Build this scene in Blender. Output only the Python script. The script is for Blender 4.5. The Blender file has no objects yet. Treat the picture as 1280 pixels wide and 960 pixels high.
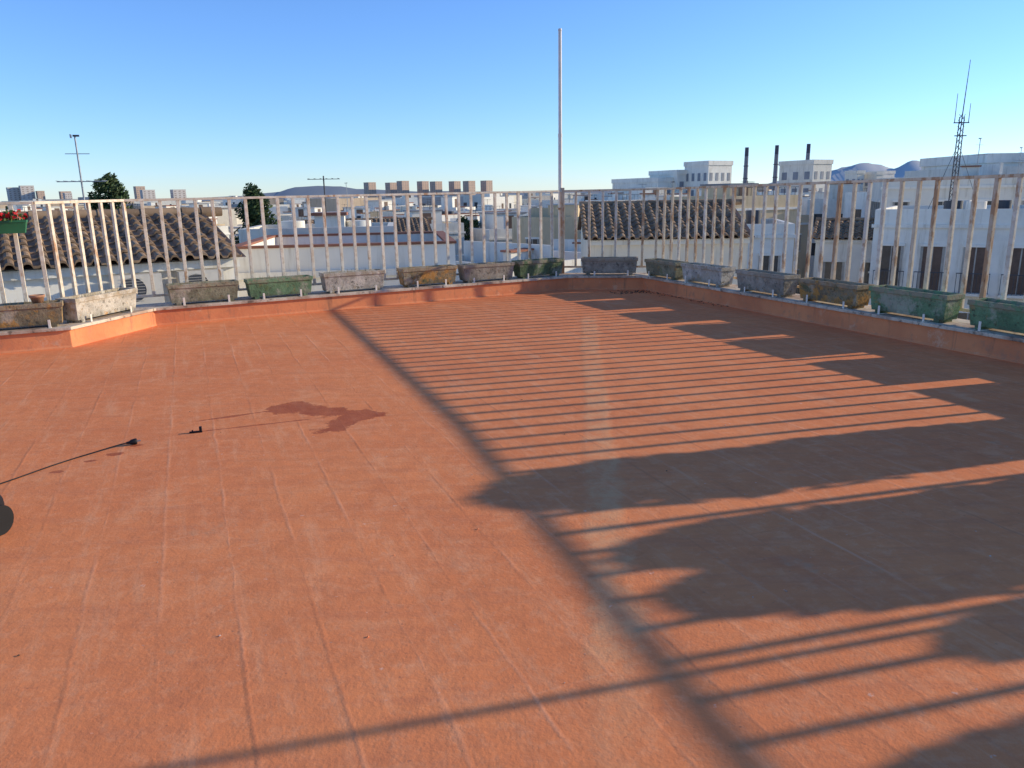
import bpy, math, random
from mathutils import Matrix, Vector
rng=random.Random(7)
scene=bpy.context.scene
# ------------------------------------------------------------ camera
F=950; TH=math.radians(14.0); R=math.radians(1.0); H=1.5
c=bpy.data.cameras.new('camera'); co=bpy.data.objects.new('camera',c); scene.collection.objects.link(co)
c.lens=36*F/1280; c.clip_end=80000; c.clip_start=0.05
X=Vector((1,0,0)); U=Vector((0,math.sin(TH),math.cos(TH))); fw=Vector((0,math.cos(TH),-math.sin(TH)))
r_=X*math.cos(R)-U*math.sin(R); u_=X*math.sin(R)+U*math.cos(R)
M=Matrix((r_,u_,-fw)).transposed().to_4x4(); M.translation=Vector((0,0,H)); co.matrix_world=M
scene.camera=co
scene.view_settings.view_transform='Standard'; scene.view_settings.look='None'; scene.view_settings.exposure=0
# ------------------------------------------------------------ light
EL=math.radians(16.4); AZ=math.radians(76)
w=bpy.data.worlds.new('World'); scene.world=w; w.use_nodes=True
n=w.node_tree.nodes; s=n.new('ShaderNodeTexSky'); s.sky_type='NISHITA'; s.sun_disc=False
s.sun_elevation=EL; s.sun_rotation=AZ; s.air_density=1.0; s.dust_density=0.0; s.ozone_density=5.0; s.altitude=300
mx=n.new('ShaderNodeMix'); mx.data_type='RGBA'; mx.blend_type='MULTIPLY'; mx.inputs[0].default_value=1
mx.inputs[7].default_value=(1.20,1.31,1.62,1)
w.node_tree.links.new(s.outputs[0],mx.inputs[6]); w.node_tree.links.new(mx.outputs[2],n['Background'].inputs[0])
n['Background'].inputs[1].default_value=.15
l=bpy.data.lights.new('sun','SUN'); l.energy=5; l.angle=math.radians(.5); l.color=(1,.89,.68)
lo=bpy.data.objects.new('sun',l); scene.collection.objects.link(lo)
sd=Vector((math.sin(AZ)*math.cos(EL),math.cos(AZ)*math.cos(EL),math.sin(EL)))
lo.rotation_euler=sd.to_track_quat('Z','Y').to_euler()
# ------------------------------------------------------------ material helpers
class NT:
    def __init__(s,name):
        s.m=bpy.data.materials.new(name); s.m.use_nodes=True; s.t=s.m.node_tree; s.b=s.t.nodes['Principled BSDF']
        s.tc=s.t.nodes.new('ShaderNodeTexCoord')
    def N(s,t,**k):
        n=s.t.nodes.new(t)
        for a,b in k.items(): setattr(n,a,b)
        return n
    def L(s,a,b): s.t.links.new(a,b)
    def noise(s,scale,det=4,rough=.6,vec=None):
        n=s.N('ShaderNodeTexNoise'); n.inputs['Scale'].default_value=scale; n.inputs['Detail'].default_value=det; n.inputs['Roughness'].default_value=rough
        s.L(vec if vec is not None else s.tc.outputs['Object'],n.inputs['Vector']); return n.outputs[0]
    def ramp(s,x,a,b,lo=0,hi=1):
        n=s.N('ShaderNodeMapRange'); n.interpolation_type='SMOOTHSTEP'
        n.inputs[1].default_value=a; n.inputs[2].default_value=b; n.inputs[3].default_value=lo; n.inputs[4].default_value=hi
        s.L(x,n.inputs[0]); return n.outputs[0]
    def math(s,op,a,b=None,c=None):
        n=s.N('ShaderNodeMath',operation=op)
        for i,v in enumerate((a,b,c)):
            if v is None: continue
            if isinstance(v,(int,float)): n.inputs[i].default_value=v
            else: s.L(v,n.inputs[i])
        return n.outputs[0]
    def mix(s,f,a,b,blend='MIX'):
        n=s.N('ShaderNodeMix'); n.data_type='RGBA'; n.blend_type=blend
        for i,v in ((0,f),(6,a),(7,b)):
            if isinstance(v,(int,float)): n.inputs[i].default_value=v
            elif isinstance(v,tuple): n.inputs[i].default_value=(*v,1)
            else: s.L(v,n.inputs[i])
        return n.outputs[2]
    def bump(s,h,st=.3,dist=.01,prev=None):
        n=s.N('ShaderNodeBump'); n.inputs['Strength'].default_value=st; n.inputs['Distance'].default_value=dist
        s.L(h,n.inputs['Height'])
        if prev is not None: s.L(prev,n.inputs['Normal'])
        return n.outputs[0]
    def fin(s,col,rough=.8,nor=None,spec=.3,metal=0):
        if isinstance(col,tuple): s.b.inputs['Base Color'].default_value=(*col,1)
        else: s.L(col,s.b.inputs['Base Color'])
        if isinstance(rough,(int,float)): s.b.inputs['Roughness'].default_value=rough
        else: s.L(rough,s.b.inputs['Roughness'])
        s.b.inputs['Specular IOR Level'].default_value=spec; s.b.inputs['Metallic'].default_value=metal
        if nor is not None: s.L(nor,s.b.inputs['Normal'])
        return s.m
def simple(name,col,rough=.8,var=.25,scale=3,spec=.3,bump=0.0,metal=0,col2=None):
    t=NT(name); nz=t.noise(scale,4)
    c2=col2 or tuple(v*(1-var) for v in col)
    col_=t.mix(t.ramp(nz,.35,.7),col,c2)
    nor=t.bump(t.noise(scale*12,2),bump,.005) if bump else None
    return t.fin(col_,rough,nor,spec,metal)
# floor
def floor_mat():
    t=NT('painted_terracotta_tiles'); P=t.tc.outputs['Object']
    mp=t.N('ShaderNodeMapping'); mp.inputs['Rotation'].default_value=(0,0,-math.radians(112.5)); t.L(P,mp.inputs[0])
    br=t.N('ShaderNodeTexBrick'); br.offset=.5
    br.inputs['Scale'].default_value=1; br.inputs['Brick Width'].default_value=.42; br.inputs['Row Height'].default_value=.27
    br.inputs['Mortar Size'].default_value=.008; br.inputs['Mortar Smooth'].default_value=1.0
    br.inputs['Color1'].default_value=(0,0,0,1); br.inputs['Color2'].default_value=(1,1,1,1); br.inputs['Mortar'].default_value=(.5,.5,.5,1)
    wn=t.N('ShaderNodeTexNoise'); wn.inputs['Scale'].default_value=3.0; wn.inputs['Detail'].default_value=4; t.L(mp.outputs[0],wn.inputs['Vector'])
    va=t.N('ShaderNodeVectorMath',operation='MULTIPLY_ADD'); t.L(wn.outputs['Color'],va.inputs[0]); va.inputs[1].default_value=(.035,.035,0); t.L(mp.outputs[0],va.inputs[2])
    t.L(va.outputs[0],br.inputs['Vector'])
    s2=t.N('ShaderNodeSeparateXYZ'); t.L(va.outputs[0],s2.inputs[0])
    lng=t.ramp(t.math('PINGPONG',s2.outputs[1],.135),.0,.014,1,0)
    ml=t.N('ShaderNodeMapping'); ml.inputs['Scale'].default_value=(.7,3.7,1); t.L(mp.outputs[0],ml.inputs[0])
    lf=t.ramp(t.noise(1.0,4,.7,ml.outputs[0]),.42,.64,.08,.95)
    lng=t.math('MULTIPLY',lng,lf)
    fade=t.ramp(t.noise(2.3,4,.7),.42,.66,.05,.6)
    joint=t.math('MAXIMUM',t.math('MULTIPLY',br.outputs['Fac'],fade),lng)
    base=t.mix(t.ramp(t.noise(.55,5,.65),.3,.7),(.93,.305,.112),(.84,.25,.092))
    n5=t.noise(5,6,.75)
    base=t.mix(t.ramp(n5,.45,.72,0,.5),base,(.66,.20,.08))
    base=t.mix(t.ramp(t.noise(2.3,6,.8),.50,.70,0,.55),base,(.94,.41,.19))
    base=t.mix(t.ramp(t.noise(13,5,.75),.48,.68,0,.35),base,(.94,.43,.215))
    ms=t.N('ShaderNodeMapping'); ms.inputs['Rotation'].default_value=(0,0,-math.radians(20)); ms.inputs['Scale'].default_value=(.6,5,1); t.L(P,ms.inputs[0])
    base=t.mix(t.ramp(t.noise(2.2,6,.75,ms.outputs[0]),.46,.70,0,.5),base,(.68,.22,.10))
    ms2=t.N('ShaderNodeMapping'); ms2.inputs['Scale'].default_value=(.6,5,1); t.L(mp.outputs[0],ms2.inputs[0])
    base=t.mix(t.ramp(t.noise(1.9,6,.75,ms2.outputs[0]),.50,.72,0,.5),base,(.94,.43,.21))
    tv=t.math('MULTIPLY',br.outputs['Color'],.16)
    base=t.mix(tv,base,(.56,.17,.07))
    jc=t.mix(t.ramp(t.noise(.8,2),.44,.56),(.50,.17,.08),(.95,.48,.27))
    base=t.mix(t.math('MULTIPLY',joint,.40),base,jc)
    sx=t.N('ShaderNodeSeparateXYZ'); t.L(P,sx.inputs[0]); x,y=sx.outputs[0],sx.outputs[1]
    d=t.math('SUBTRACT',x,t.math('MULTIPLY_ADD',y,.088,.14))
    d=t.math('ADD',d,t.math('MULTIPLY',t.math('SUBTRACT',t.noise(2.6,6,.75),.5),.22))
    ad=t.math('ABSOLUTE',d)
    seam=t.ramp(ad,.06,.12,1,0)
    seam=t.math('MULTIPLY',seam,t.ramp(y,9.0,9.9,1,0))
    seam=t.math('MULTIPLY',seam,t.ramp(y,1.7,2.4,.3,1))
    sm=t.math('MULTIPLY',seam,t.ramp(t.noise(3.6,6,.8),.36,.62,.05,.60))
    base=t.mix(sm,base,(.84,.43,.20))
    wsp=t.ramp(t.noise(1.1,6,.75),.60,.72,0,.5)
    base=t.mix(wsp,base,(.62,.36,.20))
    base=t.mix(t.ramp(t.noise(38,2,.5),.70,.78,0,.6),base,(.38,.14,.08))
    base=t.mix(t.ramp(t.noise(19,3,.6),.69,.75,0,.5),base,(.93,.58,.40))
    dn=t.noise(4.5,6,.68)
    dn2=t.math('MULTIPLY',t.math('SUBTRACT',dn,.5),2.8)
    masks=None
    for (cx,cy,rx,ry,a) in [(-1.62,5.40,.20,.17,.2),(-1.38,5.30,.24,.13,-.3),(-1.12,5.08,.14,.33,-.5),(-1.04,5.25,.09,.10,0),(-1.98,5.22,.33,.022,.5),(-1.75,4.98,.5,.014,.35),(-2.43,4.42,.06,.035,.3),(-2.38,4.58,.05,.03,.3),(-2.52,4.30,.04,.02,.3),(-2.62,4.12,.05,.03,.3)]:
        ca,sa=math.cos(a),math.sin(a)
        dx=t.math('SUBTRACT',x,cx); dy=t.math('SUBTRACT',y,cy)
        p=t.math('MULTIPLY_ADD',dx,ca/rx,t.math('MULTIPLY',dy,sa/rx)); q=t.math('MULTIPLY_ADD',dx,-sa/ry,t.math('MULTIPLY',dy,ca/ry))
        rr=t.math('SQRT',t.math('ADD',t.math('MULTIPLY',p,p),t.math('MULTIPLY',q,q)))
        rr=t.math('ADD',rr,dn2)
        m_=t.ramp(rr,.80,1.0,1,0)
        masks=m_ if masks is None else t.math('MAXIMUM',masks,m_)
    wet=t.math('MULTIPLY',masks,t.ramp(t.noise(7,5,.7),.3,.7,.82,.60))
    base=t.mix(wet,base,(.38,.078,.032))
    rough=t.math('SUBTRACT',.95,t.math('MULTIPLY',masks,.3))
    h=t.math('ADD',t.math('MULTIPLY',t.noise(70,3,.6),.40),t.math('MULTIPLY',t.noise(9,5,.65),1.0))
    n1=t.bump(h,.65,.006)
    n2=t.bump(t.math('ADD',t.math('MULTIPLY',joint,.32),t.math('MULTIPLY',seam,t.math('MULTIPLY',n5,.9))),.5,.005,n1)
    return t.fin(base,rough,n2,.04)
M_floor=floor_mat()
def curb_mat():
    t=NT('orange_paint_curb')
    base=t.mix(t.ramp(t.noise(1.5,5),.35,.7),(.78,.30,.13),(.63,.22,.10))
    base=t.mix(t.ramp(t.noise(7,5,.7),.52,.70,0,.6),base,(.42,.21,.13))
    base=t.mix(t.ramp(t.noise(4,6,.75),.58,.68,0,.6),base,(.74,.45,.28))
    mp=t.N('ShaderNodeMapping'); mp.inputs['Scale'].default_value=(6,6,.6); t.L(t.tc.outputs['Object'],mp.inputs[0])
    base=t.mix(t.ramp(t.noise(1.6,5,.7,mp.outputs[0]),.56,.70,0,.55),base,(.28,.14,.09))
    return t.fin(base,.9,t.bump(t.noise(25,4),.5,.006),.08)
M_curb=curb_mat()
def ledge_mat():
    t=NT('weathered_coping')
    base=t.mix(t.ramp(t.noise(2.5,6,.7),.35,.65),(.70,.58,.43),(.42,.28,.19))
    base=t.mix(t.ramp(t.noise(9,6,.7),.52,.66,0,.85),base,(.15,.11,.08))
    return t.fin(base,.9,t.bump(t.noise(30,4),.5,.005),.15)
M_ledge=ledge_mat()
def rail_mat(name,rust,base0):
    t=NT(name)
    mp=t.N('ShaderNodeMapping'); mp.inputs['Scale'].default_value=(1,1,.35); t.L(t.tc.outputs['Object'],mp.inputs[0])
    nz=t.noise(7,5,.7,mp.outputs[0])
    base=t.mix(t.ramp(t.noise(3,3),.3,.7),base0,tuple(v*.80 for v in base0))
    base=t.mix(t.ramp(t.noise(14,4,.7),.42,.64,0,.6),base,(.55,.38,.22))
    base=t.mix(t.ramp(nz,.60-rust,.68-rust,0,.85),base,(.47,.24,.11))
    base=t.mix(t.ramp(nz,.72-rust,.8-rust,0,.9),base,(.18,.075,.04))
    return t.fin(base,.7,None,.15)
M_rail=rail_mat('white_rail_paint',.03,(.84,.72,.55)); M_railR=rail_mat('rusty_rail_paint',.09,(.84,.66,.44)); M_rust=rail_mat('rust_post',.13,(.70,.54,.37))
def planter_mat(name,base,moss,amt,orange=.0):
    t=NT(name)
    oi=t.N('ShaderNodeObjectInfo'); va=t.N('ShaderNodeVectorMath',operation='ADD'); t.L(t.tc.outputs['Object'],va.inputs[0])
    cb=t.N('ShaderNodeCombineXYZ'); 
    for i in range(3): t.L(t.math('MULTIPLY',oi.outputs['Random'],37.0+i*11),cb.inputs[i])
    t.L(cb.outputs[0],va.inputs[1]); V=va.outputs[0]
    c_=t.mix(t.ramp(t.noise(6,5,.7,V),.35,.65),base,tuple(v*.6 for v in base))
    c_=t.mix(t.ramp(t.noise(4,6,.75,V),.62-amt,.72-amt,0,.9),c_,moss)
    c_=t.mix(t.ramp(t.noise(7.7,6,.75,V),.58-orange*.6,.68-orange*.6,0,.6),c_,(.38,.21,.07))
    if orange: c_=t.mix(t.ramp(t.noise(5.3,6,.7,V),.66-orange,.74-orange,0,.85),c_,(.50,.24,.06))
    c_=t.mix(t.ramp(t.noise(22,5,.7,V),.54,.66,0,.75),c_,(.07,.062,.045))
    c_=t.mix(t.ramp(t.noise(3.1,6,.7,V),.52,.64,0,.6),c_,(.50,.44,.34))
    sx=t.N('ShaderNodeSeparateXYZ'); t.L(t.tc.outputs['Object'],sx.inputs[0])
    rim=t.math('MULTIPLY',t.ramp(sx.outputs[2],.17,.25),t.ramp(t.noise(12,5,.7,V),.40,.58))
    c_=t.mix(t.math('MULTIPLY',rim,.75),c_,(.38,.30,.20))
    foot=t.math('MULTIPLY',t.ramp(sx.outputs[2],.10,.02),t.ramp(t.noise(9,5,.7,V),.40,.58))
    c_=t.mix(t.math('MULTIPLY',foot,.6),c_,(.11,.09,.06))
    return t.fin(c_,.95,t.bump(t.noise(20,5,.7),.9,.012),.08)
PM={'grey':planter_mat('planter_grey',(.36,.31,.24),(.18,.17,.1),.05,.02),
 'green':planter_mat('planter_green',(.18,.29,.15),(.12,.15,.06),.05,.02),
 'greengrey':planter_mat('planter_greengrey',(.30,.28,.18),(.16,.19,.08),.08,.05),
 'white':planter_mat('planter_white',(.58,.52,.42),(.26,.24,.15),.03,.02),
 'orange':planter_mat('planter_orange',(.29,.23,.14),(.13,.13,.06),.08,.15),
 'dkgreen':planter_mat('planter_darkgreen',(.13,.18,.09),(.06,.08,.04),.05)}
M_soil=simple('dry_soil',(.12,.08,.05),.95,.5,12,.1,.8)
M_black=simple('black_plastic',(.012,.012,.013),.6,.3,5,.25)
M_grey=simple('grey_plastic',(.08,.08,.085),.6,.2,5,.3)
M_whitemetal=simple('white_pole_paint',(.84,.74,.61),.5,.12,4,.2)
M_metal=simple('aluminium',(.35,.35,.36),.4,.3,6,.5,metal=.6)
M_dark=simple('dark_metal',(.08,.08,.085),.6,.3,6)
def wall(name,col):
    t=NT(name); 
    c_=t.mix(t.ramp(t.noise(.35,4,.7),.35,.75),col,tuple(v*.82 for v in col))
    mp=t.N('ShaderNodeMapping'); mp.inputs['Scale'].default_value=(2.2,2.2,.25); t.L(t.tc.outputs['Object'],mp.inputs[0])
    c_=t.mix(t.ramp(t.noise(1.2,5,.7,mp.outputs[0]),.50,.74,0,.6),c_,tuple(v*f for v,f in zip(col,(.55,.5,.42))))
    return t.fin(c_,.9,None,.1)
W=[wall('whitewash_a',(.85,.79,.67)),wall('whitewash_b',(.77,.71,.59)),wall('whitewash_c',(.82,.72,.55)),wall('cream_wall',(.68,.52,.32)),wall('grey_wall',(.42,.40,.37)),wall('beige_wall',(.55,.42,.29))]
M_glass=simple('window_glass',(.035,.042,.05),.25,.5,2,.5)
M_frame=simple('window_frame',(.45,.40,.33),.7,.3,2)
M_shut=simple('brown_shutter',(.16,.10,.07),.7,.3,3)
RF=[simple('roof_terracotta_paint',(.36,.15,.09),.9,.35,.4),simple('roof_grey',(.30,.29,.28),.9,.35,.4),simple('roof_white',(.60,.57,.52),.9,.3,.4)]
def tile_mat(name,a,b):
    t=NT(name)
    vo=t.N('ShaderNodeTexVoronoi'); vo.inputs['Scale'].default_value=3.2; t.L(t.tc.outputs['Object'],vo.inputs['Vector'])
    bw=t.N('ShaderNodeRGBToBW'); t.L(vo.outputs['Color'],bw.inputs[0])
    c_=t.mix(t.ramp(bw.outputs[0],.2,.8),a,b)
    c_=t.mix(t.ramp(t.noise(1.2,5,.7),.5,.75,0,.7),c_,(.12,.10,.075))
    c_=t.mix(t.ramp(t.noise(9,5,.7),.58,.72,0,.6),c_,(.36,.29,.18))
    return t.fin(c_,.95,None,.1)
M_tile=tile_mat('clay_roof_tile',(.38,.25,.15),(.22,.145,.09))
M_asph=simple('street_ground',(.16,.15,.14),.9,.4,.05)
# ------------------------------------------------------------ mesh builder
class MB:
    def __init__(s): s.v=[]; s.f=[]; s.mi=[]; s.mats=[]; s.sm=[]
    def mid(s,m):
        if m not in s.mats: s.mats.append(m)
        return s.mats.index(m)
    def add(s,vs,fs,m,smooth=False):
        o=len(s.v); s.v+= [tuple(v) for v in vs]; k=s.mid(m)
        for f in fs: s.f.append([i+o for i in f]); s.mi.append(k); s.sm.append(smooth)
    def box(s,x0,x1,y0,y1,z0,z1,m,T=None):
        vs=[Vector((x,y,z)) for x in (x0,x1) for y in (y0,y1) for z in (z0,z1)]
        if T is not None: vs=[T@v for v in vs]
        s.add(vs,[(0,1,3,2),(4,6,7,5),(0,4,5,1),(2,3,7,6),(0,2,6,4),(1,5,7,3)],m)
    def cyl(s,p,q,r0,r1,m,n=10,caps=True,smooth=True):
        p=Vector(p);q=Vector(q);d=(q-p).normalized()
        a=d.orthogonal().normalized(); b=d.cross(a)
        vs=[];fs=[]
        for c_,r in ((p,r0),(q,r1)):
            for i in range(n):
                t=2*math.pi*i/n; vs.append(c_+a*math.cos(t)*r+b*math.sin(t)*r)
        for i in range(n):
            j=(i+1)%n; fs.append((i,j,n+j,n+i))
        s.add(vs,fs,m,smooth)
        if caps: s.add(vs,[tuple(range(n))[::-1],tuple(range(n,2*n))],m)
    def lathe(s,prof,m,T=None,n=20):
        vs=[];fs=[]
        for r,z in prof:
            for i in range(n):
                t=2*math.pi*i/n; v=Vector((r*math.cos(t),r*math.sin(t),z)); vs.append(T@v if T else v)
        for k in range(len(prof)-1):
            for i in range(n):
                j=(i+1)%n; fs.append((k*n+i,k*n+j,(k+1)*n+j,(k+1)*n+i))
        s.add(vs,fs,m,True)
    def tube(s,pts,r,m,n=8):
        pts=[Vector(p) for p in pts]; vs=[];fs=[]
        for k,p in enumerate(pts):
            d=(pts[min(k+1,len(pts)-1)]-pts[max(k-1,0)]).normalized()
            a=d.cross(Vector((0,0,1)))
            if a.length<1e-3: a=Vector((1,0,0))
            a.normalize(); b=d.cross(a)
            for i in range(n):
                t=2*math.pi*i/n; vs.append(p+a*math.cos(t)*r+b*math.sin(t)*r)
        for k in range(len(pts)-1):
            for i in range(n):
                j=(i+1)%n; fs.append((k*n+i,k*n+j,(k+1)*n+j,(k+1)*n+i))
        s.add(vs,fs,m,True)
    def obj(s,name,loc=(0,0,0),rot=0,bevel=0,parent=None):
        me=bpy.data.meshes.new(name); me.from_pydata(s.v,[],s.f)
        for m in s.mats: me.materials.append(m)
        me.polygons.foreach_set('material_index',s.mi); me.polygons.foreach_set('use_smooth',s.sm)
        me.update(); o=bpy.data.objects.new(name,me); scene.collection.objects.link(o)
        o.location=loc; o.rotation_euler=(0,0,rot)
        if bevel:
            b=o.modifiers.new('bevel','BEVEL'); b.width=bevel; b.segments=2; b.limit_method='ANGLE'
        if parent: o.parent=parent
        return o
# ------------------------------------------------------------ terrace outline
def seg(s_):
    if s_<=1.05: return Vector((2.10+2.34*s_,12.05-5.64*s_))
    return Vector((4.557+1.88*(s_-1.05),6.128-5.79*(s_-1.05)))
path=[Vector((-9.6,5.52)),Vector((-4.68,7.98)),Vector((-4.39,9.32)),Vector((.93,12.23)),Vector((2.10,12.05)),seg(1.05),seg(2.6)]
NP=len(path)
def offset(d):
    out=[]
    for i,p in enumerate(path):
        ns=[]
        if i>0: e=(path[i]-path[i-1]).normalized(); ns.append(Vector((-e.y,e.x)))
        if i<len(path)-1: e=(path[i+1]-path[i]).normalized(); ns.append(Vector((-e.y,e.x)))
        if len(ns)==1: out.append(p+ns[0]*d)
        else:
            b=(ns[0]+ns[1]).normalized(); out.append(p+b*(d/max(.3,b.dot(ns[0]))))
    return out
def sweep(mb,sec,m):
    rows=[offset(o) for o,z in sec]; k=len(sec); vs=[];fs=[]
    for i in range(len(path)):
        for j in range(k): vs.append((rows[j][i].x,rows[j][i].y,sec[j][1]))
    for i in range(len(path)-1):
        for j in range(k):
            j2=(j+1)%k; fs.append((i*k+j,i*k+j2,(i+1)*k+j2,(i+1)*k+j))
    fs.append(tuple(range(k))); fs.append(tuple(range((len(path)-1)*k,len(path)*k))[::-1])
    mb.add(vs,fs,m)
mb=MB(); fl=offset(.02)
mb.add([(p.x,p.y,0) for p in fl]+[(7.55,-3,0),(-9.6,-3,0)],[tuple(range(len(fl)+2))[::-1]],M_floor); mb.obj('terrace_floor')
mb=MB(); sweep(mb,[(-.012,-.05),(-.012,.004),(0,.02),(0,.19),(.42,.19),(.42,-.05)],M_curb)
mb.obj('parapet_curb',bevel=.006)
mb=MB(); sweep(mb,[(-.035,.187),(-.035,.222),(.46,.222),(.46,.187)],M_ledge); mb.obj('parapet_coping',bevel=.006)
mb=MB(); sweep(mb,[(.395,-13),(.395,.185),(.435,.185),(.435,-13)],W[0]); mb.obj('apartment_building_wall')
# ------------------------------------------------------------ railing
ro=offset(.36)
zt=[1.50,1.515,1.525,1.555,1.56,1.61,1.66]
mb=MB()
for i in range(NP-1):
    a=Vector((ro[i].x,ro[i].y,0)); b=Vector((ro[i+1].x,ro[i+1].y,0)); L=(b-a).length; d=(b-a).normalized(); nn=Vector((-d.y,d.x,0))
    right=i>=3; m1=M_railR if right else M_rail
    def P(t,o,z,a=a,d=d,nn=nn): 
        return a+d*t+nn*o+Vector((0,0,z))
    def ztop(t,i=i,L=L): return zt[i]+(zt[i+1]-zt[i])*t/L
    def bar(t0,t1,o0,o1,dz0,dz1,m,top=True,P=P,ztop=ztop):
        vs=[]
        for t in (t0,t1):
            for o in (o0,o1):
                for dz in (dz0,dz1):
                    vs.append(P(t,o,(ztop(t) if top else 0)+dz))
        mb.add(vs,[(0,1,3,2),(4,6,7,5),(0,4,5,1),(2,3,7,6),(0,2,6,4),(1,5,7,3)],m)
    bar(0,L,-.021,.021,-.030,0,m1)
    bar(0,L,-.014,.014,.315,.345,m1,top=False)
    nb=max(2,round(L/.205)); hw=.0195
    for k in range(nb+1):
        t=L*k/nb
        if k in(0,) and i>0: continue
        big=(k%9==0)
        if big:
            bar(t-.021,t+.021,-.021,.019,-1.30,-.03,M_rust if right or k==nb else m1)
        else:
            j=rng.uniform(-.006,.006)
            mm=rng.choice([M_rail,m1,m1])
            vs=[]
            for tt in (t-hw,t+hw):
                for o in (-.016,.016):
                    vs.append(P(tt+j,o,.346)); vs.append(P(tt,o,ztop(t)-.031))
            mb.add(vs,[(0,1,3,2),(4,6,7,5),(0,4,5,1),(2,3,7,6),(0,2,6,4),(1,5,7,3)],mm)
for idx in (3,):
    p=ro[idx]; mb.box(p.x-.032,p.x+.032,p.y-.032,p.y+.032,.222,1.59,M_rust)
mb.obj('white_metal_railing',bevel=.003)
# ------------------------------------------------------------ planters
M_dry=simple('dry_stalks',(.30,.22,.10),.9,.4,10)
def planter(p,q,kind,soil=.04,plant=False):
    d=(q-p); L=d.length; d=d.normalized(); ang=math.atan2(d.y,d.x)
    mb=MB(); m=PM[kind]; hgt=.265+rng.uniform(-.008,.012); wd=.25; t=.028; tp=.02
    def ring(ins,z): return [(ins,ins,z),(L-ins,ins,z),(L-ins,wd-ins,z),(ins,wd-ins,z)]
    rings=[ring(tp+.012,.03),ring(.012,hgt-.05),ring(0,hgt-.048),ring(0,hgt),ring(t,hgt),ring(t+.008,hgt-soil)]
    vs=[v for r in rings for v in r]; fs=[(3,2,1,0)]
    for k in range(5):
        for i in range(4):
            j=(i+1)%4; fs.append((k*4+i,k*4+j,(k+1)*4+j,(k+1)*4+i))
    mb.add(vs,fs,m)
    sv=ring(t+.006,hgt-soil+.004); mb.add(sv,[(0,1,2,3)],M_soil)
    for fx in (.08,L-.14): mb.box(fx,fx+.06,.03,wd-.03,0,.032,m)
    for fx in (L*rng.uniform(.16,.26),L*rng.uniform(.74,.84)):
        mb.box(fx-.013,fx+.013,-.022,-.016,-.03,rng.uniform(.07,.10),M_whitemetal)
        mb.box(fx-.013,fx+.013,-.016,.10,-.004,.0055,M_whitemetal)
    if plant:
        for k in range(60):
            x=rng.uniform(.1,L-.1); y=rng.uniform(.07,wd-.07); h=rng.uniform(.03,.10); a=rng.uniform(0,6.28)
            dx,dy=math.cos(a)*.03,math.sin(a)*.03
            mb.add([(x,y,hgt-soil),(x+dy*.2,y-dx*.2,hgt-soil),(x+dx,y+dy,hgt-soil+h)],[(0,1,2)],M_dry)
    return mb.obj('concrete_planter',(p.x,p.y,.223),ang+rng.uniform(-.018,.018),bevel=.008)
def along(A,B,s0,s1,kind,off=.015,**k):
    d=(B-A); nn=Vector((-d.y,d.x)).normalized(); off+=rng.uniform(0,.015)
    return planter(A+d*s0+nn*off,A+d*s1+nn*off,kind,**k)
P0,P1,P2,P3,P4=path[:5]
Lp=(P1-P0).length
along(P0,P1,1-.93/Lp,1-.03/Lp,'orange',soil=.03,plant=True)
along(P0,P1,1-1.95/Lp,1-1.03/Lp,'grey')
along(P1,P2,.12,.86,'white',plant=True)
for s0,s1,k in [(.03,.17,'greengrey'),(.187,.328,'green'),(.352,.497,'white'),(.54,.683,'orange'),(.698,.842,'grey'),(.855,.992,'dkgreen')]:
    along(P2,P3,s0,s1,k,plant=rng.random()<.5)
along(P3,P4,.17,.93,'grey')
for s0,s1,k in [(.0,.14,'greengrey'),(.16,.31,'white'),(.36,.51,'grey'),(.545,.69,'orange'),(.715,.865,'green'),(.90,1.045,'green'),(1.08,1.23,'grey'),(1.26,1.41,'greengrey'),(1.44,1.59,'green'),(1.62,1.77,'grey'),(1.80,1.95,'grey')]:
    d=seg(s1)-seg(s0); nn=Vector((-d.y,d.x)).normalized()
    planter(seg(s0)+nn*.015,seg(s1)+nn*.015,k,plant=rng.random()<.4)
mb=MB(); M_terra=simple('terracotta_pot',(.50,.25,.14),.85,.3,12,.2,.4)
mb.lathe([(0,0),(.045,0),(.066,.075),(.075,.078),(.075,.10),(.064,.10),(.055,.07),(0,.07)],M_terra)
mb.obj('terracotta_pot',(-4.98,8.0,.46))
mb=MB(); M_gp=simple('green_plastic_pot',(.03,.18,.07),.5,.2,6,.4); M_red=simple('red_petals',(.65,.02,.02),.6,.3,20); M_leaf=simple('geranium_leaf',(.06,.12,.03),.7,.4,15)
def trough(mb,L,wd,h,m,tp=.03,t=.012):
    def ring(i,z): return [(i,i,z),(L-i,i,z),(L-i,wd-i,z),(i,wd-i,z)]
    r=[ring(tp,0),ring(.006,h-.02),ring(0,h-.02),ring(0,h),ring(t,h),ring(t,h-.03)]
    vs=[v for a in r for v in a]; fs=[(3,2,1,0)]
    for k in range(5):
        for i in range(4):
            j=(i+1)%4; fs.append((k*4+i,k*4+j,(k+1)*4+j,(k+1)*4+i))
    fs.append((20,21,22,23)); mb.add(vs,fs,m)
trough(mb,.50,.17,.13,M_gp)
for fx in (.1,.32): mb.tube([(fx,.17,.06),(fx,.19,.10),(fx,.2,.23),(fx,.24,.265),(fx,.26,.2)],.005,M_dark)
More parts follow.
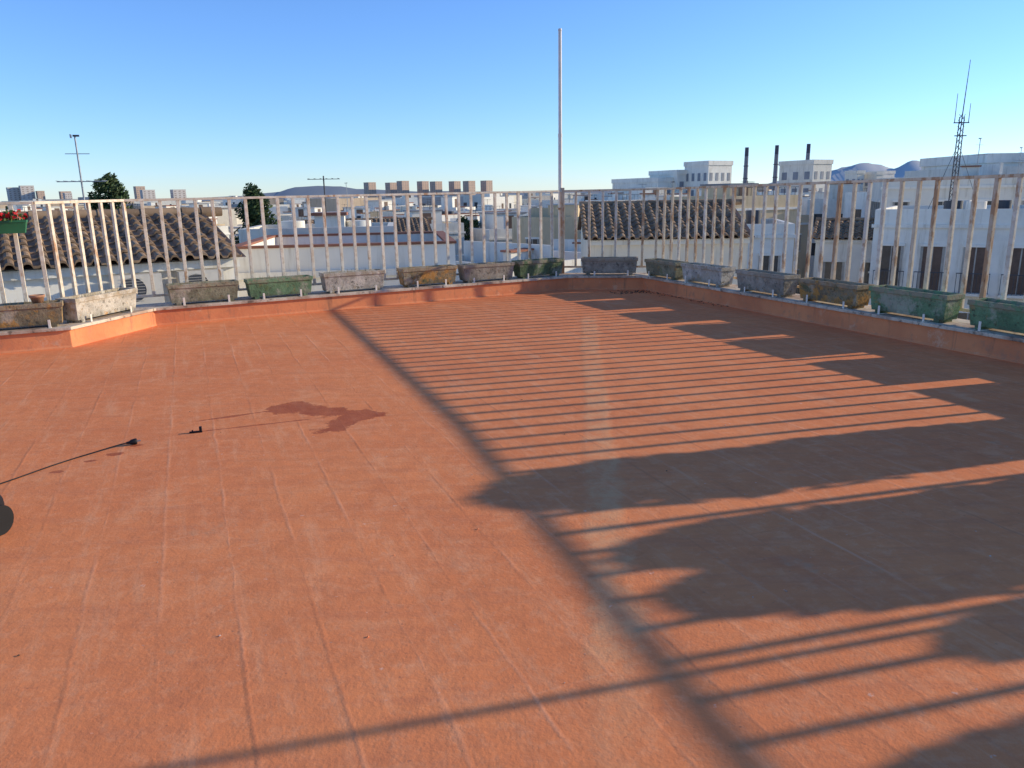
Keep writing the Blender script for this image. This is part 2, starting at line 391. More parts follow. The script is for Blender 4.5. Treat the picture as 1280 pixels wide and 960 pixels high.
for k in range(360):
    x=rng.gauss(.25,.12); y=rng.gauss(.085,.05); z=.13+abs(rng.gauss(0,.045)); r=rng.uniform(.014,.026)
    x=min(max(x,.01),.49)
    a=Vector((rng.uniform(-1,1),rng.uniform(-1,1),rng.uniform(-.3,1))).normalized(); b=a.orthogonal().normalized(); c2=a.cross(b)
    pt=Vector((x,y,z)); mb.add([pt+b*r,pt+c2*r,pt-b*r,pt-c2*r],[(0,1,2,3)],M_red if (rng.random()<.6 and z>.14) else M_leaf)
d01=(P1-P0).normalized(); n01=Vector((-d01.y,d01.x))
pp=P1-d01*.74+n01*.13
mb.obj('geranium_rail_planter',(pp.x,pp.y,1.20),math.atan2(d01.y,d01.x))
# ------------------------------------------------------------ flag pole
mb=MB(); pc=offset(.50)[3]
mb.cyl((0,0,-1.2),(0,0,2.4),.033,.031,M_whitemetal,14); mb.cyl((0,0,2.4),(0,0,3.95),.028,.026,M_whitemetal,14)
mb.cyl((0,0,2.38),(0,0,2.43),.034,.034,M_whitemetal,14); mb.cyl((0,0,3.95),(0,0,3.98),.030,.026,M_whitemetal,14)
for z in (-.3,.1,1.25): mb.box(-.045,.045,-.16,.04,z,z+.03,M_rust)
mb.obj('flag_pole',(pc.x+.0,pc.y-.0,0))
# ------------------------------------------------------------ foliage
def leaf(mb,pt,size,mats):
    a=Vector((rng.uniform(-1,1),rng.uniform(-1,1),rng.uniform(-1,1))).normalized(); b=a.orthogonal().normalized(); c2=a.cross(b); r=size*rng.uniform(.6,1.4)
    mb.add([pt-b*r*1.4,pt-c2*r*.6,pt+b*r*1.4,pt+c2*r*.6],[(0,1,2,3)],rng.choice(mats))
def leafmass(mb,centres,nl,size,mats):
    for k in range(nl):
        cx,cy,cz,rx,ry,rz=rng.choice(centres)
        v=Vector((rng.gauss(0,1),rng.gauss(0,1),rng.gauss(0,1))).normalized()*(rng.random()**.38)
        leaf(mb,Vector((cx+v.x*rx,cy+v.y*ry,cz+v.z*rz)),size,mats)
LF=[simple('foliage_dark',(.035,.065,.02),.8,.4,4),simple('foliage_mid',(.06,.10,.03),.8,.4,4),simple('foliage_light',(.10,.13,.045),.8,.4,4)]
M_bark=simple('bark',(.12,.08,.055),.95,.4,8)
def shadow_shrub(x,y,z1,hw,z0=.44):
    mb=MB(); hh=z1-z0
    for k in range(7):
        a=k*.9; mb.tube([(0,0,0),(math.cos(a)*hw*.3,math.sin(a)*hw*.3,hh*.4),(math.cos(a)*hw*.6,math.sin(a)*hw*.6,hh*.8)],.012,M_bark,5)
    for k in range(int(9500*hw/.35)):
        u=rng.random(); a=rng.uniform(0,6.283)
        bump_=1+.08*math.sin(3*a+u*9)+.05*math.sin(7*a+u*17)
        r=hw*math.sqrt(rng.random())*max(0,(1-u**9))**.5*bump_*(.85+.15*min(1,u*3))
        leaf(mb,Vector((r*math.cos(a),r*math.sin(a),u*hh)),.030,LF)
    mb.obj('unseen_shadow_shrub',(x,y,z0))
shadow_shrub(5.10,4.94,1.58,.35); shadow_shrub(5.34,4.16,1.47,.25); shadow_shrub(5.47,3.80,1.47,.27); shadow_shrub(5.63,3.30,1.26,.18); shadow_shrub(5.80,2.80,1.52,.17); shadow_shrub(5.96,2.25,1.45,.28)  # out-of-view shrubs, added and shaped to cast the broad floor shadows
mb=MB(); mb.cyl((0,0,.0),(0,0,2.05),.017,.017,M_metal,10); mb.box(-.3,.3,-.012,.012,2.03,2.055,M_metal)
mb.box(-.08,.08,-.08,.08,0,.012,M_metal)
mb.obj('unseen_shadow_post',(5.30,3.32,0),math.radians(14))  # unseen post, added to throw the thin shadow line across the floor
# ------------------------------------------------------------ small things on floor
mb=MB()
pts=[(-3.3,3.72,.006),(-3.0,3.78,.006),(-2.84,3.90,.006),(-2.71,4.19,.006),(-2.64,4.33,.006),(-2.56,4.43,.012),(-2.48,4.53,.018),(-2.44,4.57,.02)]
def cr(P,n=6):
    P=[Vector(p) for p in P]; o=[]
    for i in range(len(P)-1):
        a=P[max(i-1,0)];b=P[i];c_=P[i+1];d=P[min(i+2,len(P)-1)]
        for k in range(n):
            t=k/n; o.append(.5*((2*b)+(c_-a)*t+(2*a-5*b+4*c_-d)*t*t+(3*b-a-3*c_+d)*t**3))
    return o+[P[-1]]
mb.tube(cr(pts),.004,M_black)
T=Matrix.Translation((-2.44,4.57,.02))@Matrix.Rotation(math.radians(38),4,'Z')@Matrix.Rotation(math.radians(90),4,'Y')
mb.lathe([(0,-.0),(.006,0),(.009,.02),(.016,.03),(.019,.05),(.019,.062),(0,.062)],M_black,T,14)
for o_ in (-.009,.009): mb.cyl(T@Vector((0,o_,.06)),T@Vector((0,o_,.085)),.0025,.0025,M_metal,8)
mb.obj('power_cable_with_plug')
mb=MB()
mb.box(-.045,.035,-.008,.008,0,.012,M_black); mb.box(.018,.034,-.012,.012,.011,.04,M_black); mb.box(-.03,-.02,-.006,.006,.011,.02,M_black)
mb.obj('plastic_clip',(-2.10,4.83,0),.3,bevel=.002)
mb=MB()
ns,nr=24,14; vs=[];fs=[]
for i in range(nr+1):
    ph=math.pi*i/nr
    for j in range(ns):
        th=2*math.pi*j/ns; sp=lambda v,e: math.copysign(abs(v)**e,v)
        vs.append((.20*sp(math.cos(ph),.8),.13*sp(math.sin(ph),.8)*sp(math.cos(th),.8),.12+.095*sp(math.sin(ph),.8)*sp(math.sin(th),.7)))
for i in range(nr):
    for j in range(ns): k=(j+1)%ns; fs.append((i*ns+j,i*ns+k,(i+1)*ns+k,(i+1)*ns+j))
mb.add(vs,fs,M_black,True)
for sy in (-.13,.115): mb.cyl((-.09,sy,.07),(-.09,sy+.018,.07),.07,.07,M_black,24)
mb.cyl((.14,-.02,.03),(.14,.02,.03),.03,.03,M_black,16); mb.box(.115,.165,-.03,-.021,.02,.08,M_grey); mb.box(.115,.165,.021,.03,.02,.08,M_grey)
mb.tube(cr([(-.12,0,.2),(-.1,0,.25),(0,0,.265),(.08,0,.24),(.1,0,.2)]),.012,M_black)
mb.tube(cr([(.19,0,.13),(.25,-.03,.14),(.27,-.12,.08),(.2,-.25,.03),(.0,-.35,.02),(-.2,-.5,.02),(-.1,-.7,.02)]),.016,M_black)
mb.obj('canister_vacuum_cleaner',(-2.53,3.22,0),math.radians(-100))
mb=MB()
M_peb=simple('pale_pebble',(.62,.52,.42),.9,.3,30); M_twig=simple('dry_leaf',(.10,.07,.04),.9,.4,20)
for (x,y) in [(-.52,3.0),(-1.05,2.4),(1.3,3.3),(.15,2.1),(2.3,6.2),(3.1,7.4),(-2.8,6.3),(.9,2.6),(1.6,3.1),(-1.7,2.3)]+[(rng.uniform(-4,4),rng.uniform(1.8,9)) for _ in range(34)]:
    r=rng.uniform(.002,.0055); sc=[rng.uniform(.7,1.3) for _ in range(3)]
    vs=[(x+r*sc[0],y,r*.5),(x-r*sc[1],y,r*.5),(x,y+r*sc[2],r*.5),(x,y-r,r*.5),(x,y,r*1.3),(x,y,0)]
    mb.add(vs,[(0,2,4),(2,1,4),(1,3,4),(3,0,4),(2,0,5),(1,2,5),(3,1,5),(0,3,5)],rng.choice([M_peb,M_floor,M_twig]))
mb.obj('pebbles')
mb=MB()
for k in range(170):
    if rng.random()<.6: x=1.95+rng.gauss(0,.22); y=11.72+rng.gauss(0,.10)
    else: s_=rng.uniform(.02,.35); p=seg(s_); x=p.x-abs(rng.gauss(.06,.06)); y=p.y+rng.gauss(0,.03)
    if y>12.0: y=11.9
    r=rng.uniform(.008,.026); a=rng.uniform(0,6.28); b=a+1.6
    mb.add([(x+r*math.cos(a),y+r*math.sin(a),.004),(x+r*.4*math.cos(b),y+r*.4*math.sin(b),.012),(x-r*math.cos(a),y-r*math.sin(a),.004),(x-r*.4*math.cos(b),y-r*.4*math.sin(b),.003)],[(0,1,2,3)],M_twig)
mb.obj('dry_leaf_litter')
# ------------------------------------------------------------ town
GZ=-13
mb=MB(); mb.add([(-40000,-2000,GZ),(40000,-2000,GZ),(40000,60000,GZ),(-40000,60000,GZ)],[(0,1,2,3)],M_asph); mb.obj('town_ground')
def windows(mb,w_,d_,Ht,sides,base_top,r,fh=3.2,glass=M_glass,balc=.35,detail=True,storeys=3,cols=None):
    for sd_ in sides:
        if sd_=='f': T=Matrix.Translation((0,-d_/2,0)); L=w_
        elif sd_=='b': T=Matrix.Translation((0,d_/2,0))@Matrix.Rotation(math.pi,4,'Z'); L=w_
        elif sd_=='l': T=Matrix.Translation((-w_/2,0,0))@Matrix.Rotation(-math.pi/2,4,'Z'); L=d_
        else: T=Matrix.Translation((w_/2,0,0))@Matrix.Rotation(math.pi/2,4,'Z'); L=d_
        nc=cols or max(1,int(L/r.uniform(2.4,3.4)))
        for st in range(storeys):
            zf=base_top-fh*(st+1)
            bal=r.random()<balc
            for k in range(nc):
                if not cols and r.random()<.12: continue
                u=-L/2+L*(k+.5)/nc; ww=.42; z0=zf+(.15 if bal else .95); z1=zf+2.35
                mb.box(u-ww,u+ww,-.02,.05,z0,z1,M_shut if r.random()<.2 else glass,T)
                if detail:
                    mb.box(u-ww-.12,u-ww,-.055,.05,z0,z1,M_frame,T); mb.box(u+ww,u+ww+.12,-.055,.05,z0,z1,M_frame,T)
                    mb.box(u-ww-.18,u+ww+.18,-.10,.05,z1,z1+.14,W[0],T)
                    mb.box(u-.03,u+.03,-.04,.04,z0,z1,M_frame,T)
                    if bal:
                        mb.box(u-ww-.3,u+ww+.3,-.5,.05,z0-.12,z0-.0,W[1],T)
                        for q in range(9):
                            ux=u-ww-.27+q*(2*ww+.54)/8; mb.box(ux-.012,ux+.012,-.48,-.455,z0,z0+.95,M_dark,T)
                        mb.box(u-ww-.29,u+ww+.29,-.485,-.45,z0+.95,z0+.99,M_dark,T)
                    else: mb.box(u-ww-.15,u+ww+.15,-.14,.05,z0-.08,z0,W[1],T)
def flat_building(name,x,y,rot,w_,d_,zt_,wm,rm,r,sides='flr',detail=True,hut=True,cop=None,mb=None,storeys=3,roofstuff=True,cols=None,balc=.35):
    own=mb is None
    if own: mb=MB()
    start=len(mb.v)
    Ht=zt_-GZ; ph=r.uniform(.5,.95); rt=Ht-ph; th=.22
    mb.box(-w_/2,w_/2,-d_/2,d_/2,0,rt,wm)
    mb.add([(-w_/2+th,-d_/2+th,rt+.01),(w_/2-th,-d_/2+th,rt+.01),(w_/2-th,d_/2-th,rt+.01),(-w_/2+th,d_/2-th,rt+.01)],[(0,1,2,3)],rm)
    mb.box(-w_/2,w_/2,-d_/2,-d_/2+th,rt,Ht,wm); mb.box(-w_/2,w_/2,d_/2-th,d_/2,rt,Ht,wm)
    mb.box(-w_/2,-w_/2+th,-d_/2+th,d_/2-th,rt,Ht,wm); mb.box(w_/2-th,w_/2,-d_/2+th,d_/2-th,rt,Ht,wm)
    if cop:
        mb.box(-w_/2-.04,w_/2+.04,-d_/2-.04,-d_/2+th+.03,Ht,Ht+.06,cop); mb.box(-w_/2-.04,w_/2+.04,d_/2-th-.03,d_/2+.04,Ht,Ht+.06,cop)
        mb.box(-w_/2-.04,-w_/2+th+.03,-d_/2+th+.03,d_/2-th-.03,Ht,Ht+.06,cop); mb.box(w_/2-th-.03,w_/2+.04,-d_/2+th+.03,d_/2-th-.03,Ht,Ht+.06,cop)
    if detail: mb.box(-w_/2-.1,w_/2+.1,-d_/2-.1,-d_/2-.001,rt-.15,rt+.02,W[0])
    if cols: mb.box(-w_/2-.06,w_/2+.06,-d_/2-.06,-d_/2-.001,rt-3.5,rt-3.35,W[0])
    if hut:
        hw,hd,hh=r.uniform(2,min(4.5,w_*.5)),r.uniform(2,min(4,d_*.5)),r.uniform(1.5,2.3)
        hx=r.uniform(-w_/2+th+hw/2,w_/2-th-hw/2); hy=r.uniform(-d_/2+th+hd/2+.3,d_/2-th-hd/2)
        mb.box(hx-hw/2,hx+hw/2,hy-hd/2,hy+hd/2,rt+.012,rt+hh,r.choice([wm,W[0]])); mb.box(hx-hw/2-.1,hx+hw/2+.1,hy-hd/2-.1,hy+hd/2+.1,rt+hh,rt+hh+.12,rm)
        mb.box(hx-.4,hx+.4,hy-hd/2-.03,hy-hd/2+.02,rt+.05,rt+min(hh-.15,2.0),M_shut)
    if roofstuff:
        for _ in range(r.randint(2,6)):
            k=r.random(); qx=r.uniform(-w_/2+.8,w_/2-.8); qy=r.uniform(-d_/2+.8,d_/2-.8)
            if k<.25: mb.cyl((qx,qy,rt+.012),(qx,qy,rt+1.1),.45,.45,r.choice([M_grey,W[0]]),10)
            elif k<.55:
                hh=r.uniform(1.6,2.8); mb.cyl((qx,qy,rt),(qx,qy,rt+hh),.025,.025,M_dark,5)
                for q in range(6): mb.box(qx-.5+q*.2-.008,qx-.5+q*.2+.008,qy-.28,qy+.28,rt+hh-.1,rt+hh-.085,M_dark)
                mb.box(qx-.55,qx+.55,qy-.012,qy+.012,rt+hh-.12,rt+hh-.1,M_dark)
            elif k<.75:
                mb.box(qx-.45,qx+.45,qy-.2,qy+.2,rt+.06,rt+.75,M_acw); mb.box(qx-.3,qx+.1,qy-.215,qy-.201,rt+.15,rt+.62,M_grey)
            else:
                mb.box(qx-.5,qx+.5,qy-.3,qy+.3,rt+.012,rt+1.3,W[0]); mb.box(qx-.6,qx+.6,qy-.4,qy+.4,rt+1.3,rt+1.4,RF[0])
        if r.random()<.3:
            for q in range(int(w_/.5)):
                ux=-w_/2+.25+q*.5; mb.box(ux-.015,ux+.015,-d_/2+.08,-d_/2+.11,Ht+.0,Ht+.55,M_dark)
            mb.box(-w_/2+.1,w_/2-.1,-d_/2+.08,-d_/2+.11,Ht+.55,Ht+.59,M_dark)
        if r.random()<.5:
            px_=r.uniform(-w_*.25,w_*.25); mb.box(px_,px_+.18,-d_/2+th+.002,d_/2-th-.002,rt+.012,Ht+r.uniform(.2,.9),r.choice([W[0],wm]))
    windows(mb,w_,d_,Ht,sides,rt-.2,r,detail=detail,storeys=storeys,cols=cols,balc=balc)
    if own: return mb.obj(name,(x,y,GZ),rot)
    Tm=Matrix.Translation((x,y,GZ))@Matrix.Rotation(rot,4,'Z')
    for k in range(start,len(mb.v)): mb.v[k]=tuple(Tm@Vector(mb.v[k]))
def tile_slope(mb,O,Uv,Vv,LU,LV,m,pitch=.26,course=.40,amp=.07):
    N=Uv.cross(Vv).normalized()
    if N.z<0: N=-N
    nu=int(LU/pitch); S=8; nvv=int(LV/course)
    prof=[]
    for i in range(nu*S+1):
        t=(i%S)/S; q=(t-.3)/.3; prof.append(amp*math.sqrt(max(0,1-q*q)) if t<.6 else -.012)
    for j in range(nvv):
        for i0 in range(nu):
            lift=rng.uniform(0,.02); sh=rng.uniform(-.02,.02); vs=[];fs=[]
            for e in (0,1):
                for i in range(S+1):
                    p=O+Uv*((i0*S+i)*pitch/S)+Vv*((j+e)*course-(0 if e else .04)+ (sh if not e else 0))+N*(prof[i0*S+i]*(1.0-.18*e)+(.035+lift)*(1-e))
                    vs.append(p)
            for i in range(S): fs.append((i,i+1,S+2+i,S+1+i))
            b=len(vs)
            for i in range(S+1): vs.append(vs[i]-N*.045)
            for i in range(S): fs.append((b+i,b+i+1,i+1,i))
            mb.add(vs,fs,m)
def gable_house(name,ex,ey,rot,LU,span,z_e,rise,wm,r,pitch=.26,sides='f',storeys=2,cols=None):
    mb=MB(); he=z_e-GZ
    mb.box(0,LU,.3,span-.3,0,he-.02,wm)
    mid=span/2
    Vf=Vector((0,mid,rise)); lv=Vf.length; Vf.normalize()
    mb.add([(-.15,0,he-.03),(LU+.15,0,he-.03),(LU+.15,mid,he+rise-.03),(-.15,mid,he+rise-.03)],[(0,1,2,3)],M_shut)
    mb.add([(-.15,span,he-.03),(LU+.15,span,he-.03),(LU+.15,mid,he+rise-.03),(-.15,mid,he+rise-.03)],[(3,2,1,0)],M_shut)
    tile_slope(mb,Vector((-.2,-.05,he+.0)),Vector((1,0,0)),Vf,LU+.4,lv+.05,M_tile,pitch)
    Vb=Vector((0,-mid,rise)).normalized()
    tile_slope(mb,Vector((LU+.2,span+.05,he)),Vector((-1,0,0)),Vb,LU+.4,lv+.05,M_tile,pitch*1.5)
    k=0
    while k*.42<LU+.3:
        mb.cyl((-.2+k*.42,mid,he+rise+.0),(-.2+k*.42+.45,mid,he+rise+.0),.12,.10,M_tile,8); k+=1
    for gx in (0,LU):
        mb.add([(gx,.3,he-.021),(gx,span-.3,he-.021),(gx,mid,he+rise*(1-.3/mid)+.0)],[(0,1,2)],wm)
    mb.box(-.05,LU+.05,.16,.298,he-.22,he-.06,W[0])
    if storeys:
        st=len(mb.v); windows(mb,LU,span-.6,he,sides,he-.4,r,storeys=storeys,cols=cols)
        for q in range(st,len(mb.v)):
            v=mb.v[q]; mb.v[q]=(v[0]+LU/2,v[1]+span/2,v[2])
    return mb.obj(name,(ex,ey,GZ),rot)
ra=random.Random(3)
M_acw=simple('ac_casing',(.66,.59,.48),.6,.15,4)
A35=math.radians(33)
ex,ey=-8.45-9*math.cos(A35),13.0-9*math.sin(A35)
gable_house('tiled_roof_house',ex,ey,A35,12.75,6.6,.43,.80,W[0],ra,storeys=0)
def ac_unit(x,y,z,rot):
    mb=MB(); mb.box(-.4,.4,-.15,.15,0,.55,M_acw); mb.lathe([(.0,0),(.21,0),(.22,.008),(.22,.0)],M_grey,Matrix.Translation((-.1,-.152,.28))@Matrix.Rotation(math.pi/2,4,'X'),20)
    for q in range(9): mb.box(-.30,.10,-.168,-.162,.08+q*.05,.087+q*.05,M_acw)
    for sx in (-.3,.3): mb.box(sx-.02,sx+.02,-.12,.2,-.06,-.001,M_dark)
    mb.obj('air_conditioner',(x,y,z),rot,bevel=.01)
ux,uy=math.cos(A35),math.sin(A35)
for tt in (10.9,12.0):
    ac_unit(ex+ux*tt+uy*.02,ey+uy*tt-ux*.02,-.35,A35)
flat_building('white_terrace_house',-4.6,22.5,math.radians(8),5.6,6,.30,W[0],RF[0],ra,sides='f',hut=False,cop=RF[0],roofstuff=False)
flat_building('white_terrace_house',-6.6,27.5,math.radians(8),5.0,4,.55,W[1],RF[1],ra,sides='f',hut=False)
gable_house('tiled_roof_house',2.6,25.2,math.radians(-3),5.2,7.0,.05,1.05,W[2],ra,pitch=.3,storeys=2)
gable_house('tiled_roof_house',-14.2,52,math.radians(12),9,7,-1.2,1.1,W[0],ra,pitch=.32,storeys=2)
flat_building('white_townhouse',24.2,41.5,math.radians(-32),7.4,9,.45,W[0],RF[1],ra,sides='fl',hut=False,storeys=3,cols=4,balc=.8)
flat_building('white_townhouse',30.6,37.6,math.radians(-32),7.4,9,.75,W[2],RF[0],ra,sides='fl',hut=False,storeys=3,cols=3,balc=.8)
gable_house('tiled_roof_house',16.6,41.8,math.radians(-24),6.0,6,-1.1,.9,W[0],ra,pitch=.32,sides='f',storeys=3,cols=3)
flat_building('white_townhouse',36,58.0,math.radians(-20),16,9,2.2,W[1],RF[1],ra,sides='fl',hut=False,storeys=3,cols=6)
flat_building('white_townhouse',13.2,44,math.radians(-12),4.6,8,-.2,W[0],RF[1],ra,sides='fl',hut=False,storeys=3,cols=2)
manual=[(-11,14,9),(-4.6,22.5,5),(-6.6,27.5,4),(5.2,28.5,5.5),(-9.8,55.5,6.5),(24.2,41.5,6),(30.6,37.6,6),(19.5,43.5,5),(36,58,9),(16,28,9),(22,30,8),(13.2,44,4)]
cell=10.0; base=math.radians(22)
for i in range(-17,18):
    for j in range(-2,18):
        lx=i*cell+rng.uniform(-1.2,1.2); ly=j*cell+rng.uniform(-1,1)
        if i%5==0: continue
        x=lx*math.cos(base)-ly*math.sin(base); y=lx*math.sin(base)+ly*math.cos(base)+20
        if y<19 or y>150 or abs(x)>.76*y+6: continue
        if any((x-a)**2+(y-b)**2<(c_+5.5)**2 for a,b,c_ in manual): continue
        top=rng.uniform(-2.8,-.5) if y<60 else rng.uniform(-2.4,-.1)
        if x>.15*y and y>60: top+=1.3
        wm=rng.choice([W[0],W[0],W[0],W[0],W[1],W[1],W[2],W[3]]) ; rm=rng.choice(RF)
        w_=rng.uniform(5.5,9.3); d_=rng.uniform(6,9.3)
        flat_building('white_townhouse',x,y,base+rng.choice([0,.06,-.08,.35,.6,.8]),w_,d_,top,wm,rm,rng,sides='flr' if y<90 else 'fl',detail=y<75,hut=rng.random()<(.3 if y<45 else .6),cop=rng.choice([None,None,RF[0]]),storeys=3 if y<75 else 2)
mb=MB(); r2=random.Random(11)
y=150
while y<1100:
    step=14 if y<400 else 28
    x=-.8*y
    while x<.8*y:
        if r2.random()<.85:
            t_=r2.uniform(-5,-.6) if r2.random()<.84 else r2.uniform(-1,2.0)
            if x>.18*y: t_+=1.2+y*.003
            if x<-.45*y: t_+=r2.uniform(0,1)+y*.002
            ww=r2.uniform(.35,.95)*step; flat_building('',x+r2.uniform(-3,3),y+r2.uniform(-4,4),r2.uniform(.1,1.1),ww,r2.uniform(.5,.9)*step,t_,r2.choice([W[0],W[0],W[1],W[2],W[5],W[4]]),r2.choice(RF),r2,sides='fl' if y<420 else '',detail=False,hut=y<400 and r2.random()<.5,mb=mb,storeys=1,roofstuff=False)
        x+=step
    y+=step
mb.obj('distant_town')
def sky_block(name,x0,x1,y,ztop,dpt,wm,rows=0,cols=0,haze=None,rot=0,hut=False):
    mb=MB(); w_=x1-x0; Ht=ztop-GZ
    mb.box(-w_/2,w_/2,-dpt/2,dpt/2,0,Ht-.8,wm); mb.box(-w_/2-.15,w_/2+.15,-dpt/2-.15,dpt/2+.15,Ht-.8,Ht,wm)
    if rows:
        for T,L in ((Matrix.Translation((0,-dpt/2,0)),w_),(Matrix.Translation((w_/2,0,0))@Matrix.Rotation(math.pi/2,4,'Z'),dpt),(Matrix.Translation((-w_/2,0,0))@Matrix.Rotation(-math.pi/2,4,'Z'),dpt)):
            for rr in range(rows):
                for cc in range(cols):
                    u=-L/2+L*(cc+.5)/cols; z=Ht-2.8-rr*3.0; hw=L/cols*.22
                    mb.box(u-hw,u+hw,-.05,.1,z-.7,z+.7,haze or M_glass,T)
    if hut: mb.box(-w_*.2,w_*.25,-dpt*.2,dpt*.3,Ht,Ht+2.6,wm)
    return mb.obj(name,((x0+x1)/2,y,GZ),rot)
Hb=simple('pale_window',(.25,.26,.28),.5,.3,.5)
sky_block('white_apartment_block',23.8,29,152,4.1,14,W[0],1,3,haze=Hb,rot=.5)
sky_block('white_apartment_block',29,33.4,150,5.4,8,W[0],2,2,haze=Hb,rot=.5)
sky_block('white_apartment_block',34,40,146,6.8,6,W[0],3,4,haze=Hb,rot=.55)
sky_block('white_apartment_block',54,59.0,150,6.8,8,W[1],2,3,haze=Hb,rot=.5)
sky_block('white_apartment_block',89,91.5,205,6.0,4,W[1],1,2,haze=Hb,rot=.4)
sky_block('white_apartment_block',94,96.5,205,5.6,4,W[1],1,2,haze=Hb,rot=.4)
sky_block('white_apartment_block',100,104,215,6.0,5,W[0],1,3,haze=Hb,rot=.4)
sky_block('white_apartment_block',37.5,45,68,3.0,12,W[1],1,3)
sky_block('white_apartment_block',42,56,75,4.3,10,W[0],1,6,rot=.05)
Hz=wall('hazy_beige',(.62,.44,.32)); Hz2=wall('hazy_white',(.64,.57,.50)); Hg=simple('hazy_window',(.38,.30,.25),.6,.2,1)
D=1500
for k in range(8):
    px=458+k*20.6; x0=D*(px-636)/979; 
    sky_block('beige_tower_block',x0,x0+(10.5)*D/979,D+(k%2)*60,1.5+D*(18.5+rng.uniform(-1,1))/1009,18,Hz,10,3,haze=Hg,rot=.72)
for px0,px1,tp in [(0,14,20),(17,32,22),(36,44,15),(60,72,14),(76,84,12),(151,162,19),(169,184,14),(200,216,14)]:
    D2=1150; sky_block('apartment_tower',D2*(px0-636)/979,D2*(px1-636)/979,D2+rng.uniform(0,60),1.5+D2*tp/1009,14,rng.choice([Hz,Hz2]),6,3,haze=Hg,rot=.7)
M_ch=simple('chimney_concrete',(.27,.26,.27),.9,.2,.1); M_chd=simple('chimney_band',(.10,.10,.12),.9,.2,.1)
for px,tp in ((931,54),(968,56),(1007,57)):
    D3=600; mb=MB(); hh=1.5+D3*(tp-1)/1009-GZ
    mb.cyl((0,0,0),(0,0,hh*.86),1.9,1.45,M_ch,16); mb.cyl((0,0,hh*.86),(0,0,hh),1.45,1.4,M_chd,16)
    for z in (.5,.7): mb.cyl((0,0,hh*z),(0,0,hh*z+.5),1.95,1.95,M_chd,16)
    mb.obj('power_station_chimney',(D3*(px-636)/979,D3,GZ))
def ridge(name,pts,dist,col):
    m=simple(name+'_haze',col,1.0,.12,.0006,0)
    mb=MB(); vs=[];fs=[]; n=len(pts)
    for k,(px,h) in enumerate(pts):
        x=dist*(px-636)/979
        vs+=[(x,dist-dist*.05,GZ),(x,dist,1.5+dist*h/1009),(x*1.1,dist*1.15,GZ)]
    for k in range(n-1):
        a=k*3;b=a+3; fs+=[(a,b,b+1,a+1),(a+1,b+1,b+2,a+2)]
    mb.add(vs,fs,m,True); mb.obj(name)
def interp(cp,n=70,j=.5):
    out=[]; a,b=cp[0][0],cp[-1][0]
    for k in range(n+1):
        x=a+(b-a)*k/n
        for (x0,h0),(x1,h1) in zip(cp,cp[1:]):
            if x0<=x<=x1:
                t=(x-x0)/(x1-x0); t=t*t*(3-2*t); out.append((x,max(0,h0+(h1-h0)*t+rng.uniform(-j,j)))); break
    return out
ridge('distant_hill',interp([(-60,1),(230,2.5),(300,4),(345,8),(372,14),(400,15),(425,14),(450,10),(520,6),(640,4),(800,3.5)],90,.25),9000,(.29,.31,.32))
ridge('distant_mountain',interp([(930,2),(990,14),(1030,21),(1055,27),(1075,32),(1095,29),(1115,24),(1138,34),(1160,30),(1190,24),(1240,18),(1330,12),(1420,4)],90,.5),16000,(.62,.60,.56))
def tree(name,x,y,ztop,rad,crown,nl,size):
    mb=MB(); Ht=ztop-GZ
    mb.cyl((0,0,0),(0,0,Ht*.6),.22,.16,M_bark,8); mb.cyl((0,0,Ht*.6),(0,0,Ht*.95),.16,.04,M_bark,8)
    cs=[]
    for k in range(34):
        t=k/33; z=Ht-crown+crown*t*.96
        prof=rad*(math.sin(math.pi*(.2+.7*t))**.6)
        a=rng.uniform(0,6.28); o_=prof*.55
        px_,py_=math.cos(a)*o_,math.sin(a)*o_
        mb.tube([(0,0,z-.5),(px_,py_,z)],.03,M_bark,5)
        cs.append((px_,py_,z,prof*.6,prof*.6,crown*.08))
    leafmass(mb,cs,nl,size,LF)
    mb.obj(name,(x,y,GZ))
tree('pine_tree',-22.9,45,2.9,1.25,5.5,9000,.08)
tree('pine_tree',-11.2,35,1.95,1.3,6.5,12000,.07)
tree('pine_tree',-4.0,75,-.6,1.8,4,4500,.09)
tree('pine_tree',9.0,58,-.6,1.8,4,4500,.09)
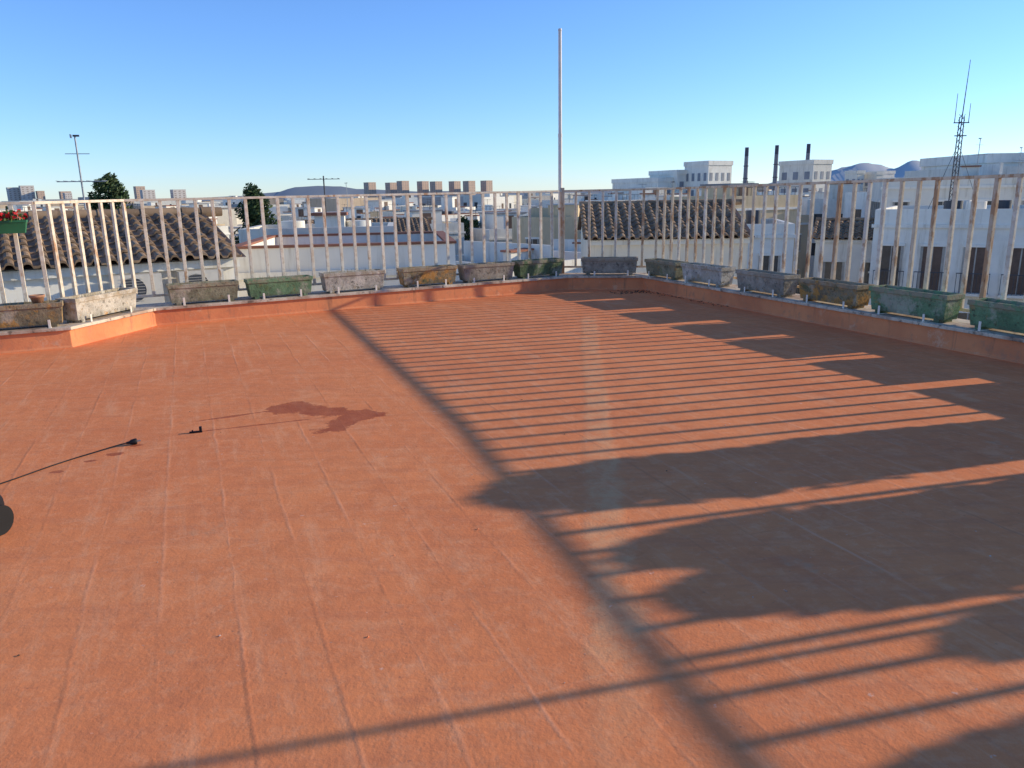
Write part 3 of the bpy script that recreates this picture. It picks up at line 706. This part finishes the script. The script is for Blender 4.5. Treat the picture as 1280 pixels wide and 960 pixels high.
def tv_antenna(x,y,z0,z1,sc=1.0,els=7,name='tv_antenna'):
    mb=MB(); mb.cyl((0,0,0),(0,0,z1-z0),.022*sc,.018*sc,M_metal,8)
    zt_=z1-z0
    mb.box(-.5*sc,.5*sc,-.01,.01,zt_*.62,zt_*.62+.02,M_metal)
    for q in range(els):
        u=-.48*sc+q*.96*sc/(els-1); hl=.16+.03*q; mb.box(u-.006,u+.006,-hl*sc,hl*sc,zt_*.62+.02,zt_*.62+.03,M_metal)
    mb.box(-.04*sc,.09*sc,-.02,.02,zt_-.02,zt_+.02,M_dark); mb.box(-.09*sc,-.07*sc,-.06,.06,zt_-.05,zt_+.03,M_metal)
    mb.box(-.25*sc,.25*sc,-.008,.008,zt_*.85,zt_*.85+.015,M_metal)
    return mb.obj(name,(x,y,z0),.3)
tv_antenna(-9.75,18.0,.3,2.95)
mb=MB(); ht=8.0
for a in range(3):
    t=a*2.094; mb.cyl((.19*math.cos(t),.19*math.sin(t),0),(.12*math.cos(t),.12*math.sin(t),ht*.66),.03,.024,M_dark,6)
k=0
while k*.3<ht*.64:
    z=k*.3
    for a in range(3):
        t=a*2.094; t2=(a+1)*2.094; mb.cyl((.17*math.cos(t),.17*math.sin(t),z),(.16*math.cos(t2),.16*math.sin(t2),z+.3),.013,.013,M_dark,4)
    k+=1
mb.cyl((0,0,ht*.64),(.08,0,ht),.028,.014,M_dark,6)
mb.box(-.4,.4,-.02,.02,ht*.62,ht*.62+.05,M_dark); mb.box(-.28,.34,-.02,.02,ht*.54,ht*.54+.05,M_dark)
mb.cyl((-.36,0,ht*.62),(-.36,0,ht*.80),.022,.014,M_dark,5); mb.cyl((.36,0,ht*.62),(.36,0,ht*.74),.022,.014,M_dark,5)
mb.cyl((.15,0,ht*.45),(1.8,.3,ht*.04),.012,.012,M_dark,4); mb.cyl((-.15,0,ht*.45),(-1.3,.3,0),.012,.012,M_dark,4)
mb.obj('radio_mast',(23.3,41,-.3),0)
tv_antenna(34.5,58,1.8,4.9,1.3); tv_antenna(37.6,58,1.8,4.2,1.0); tv_antenna(-12.8,62,-.5,2.6,1.2)
tv_antenna(6.9,33,-.5,1.9,.8)
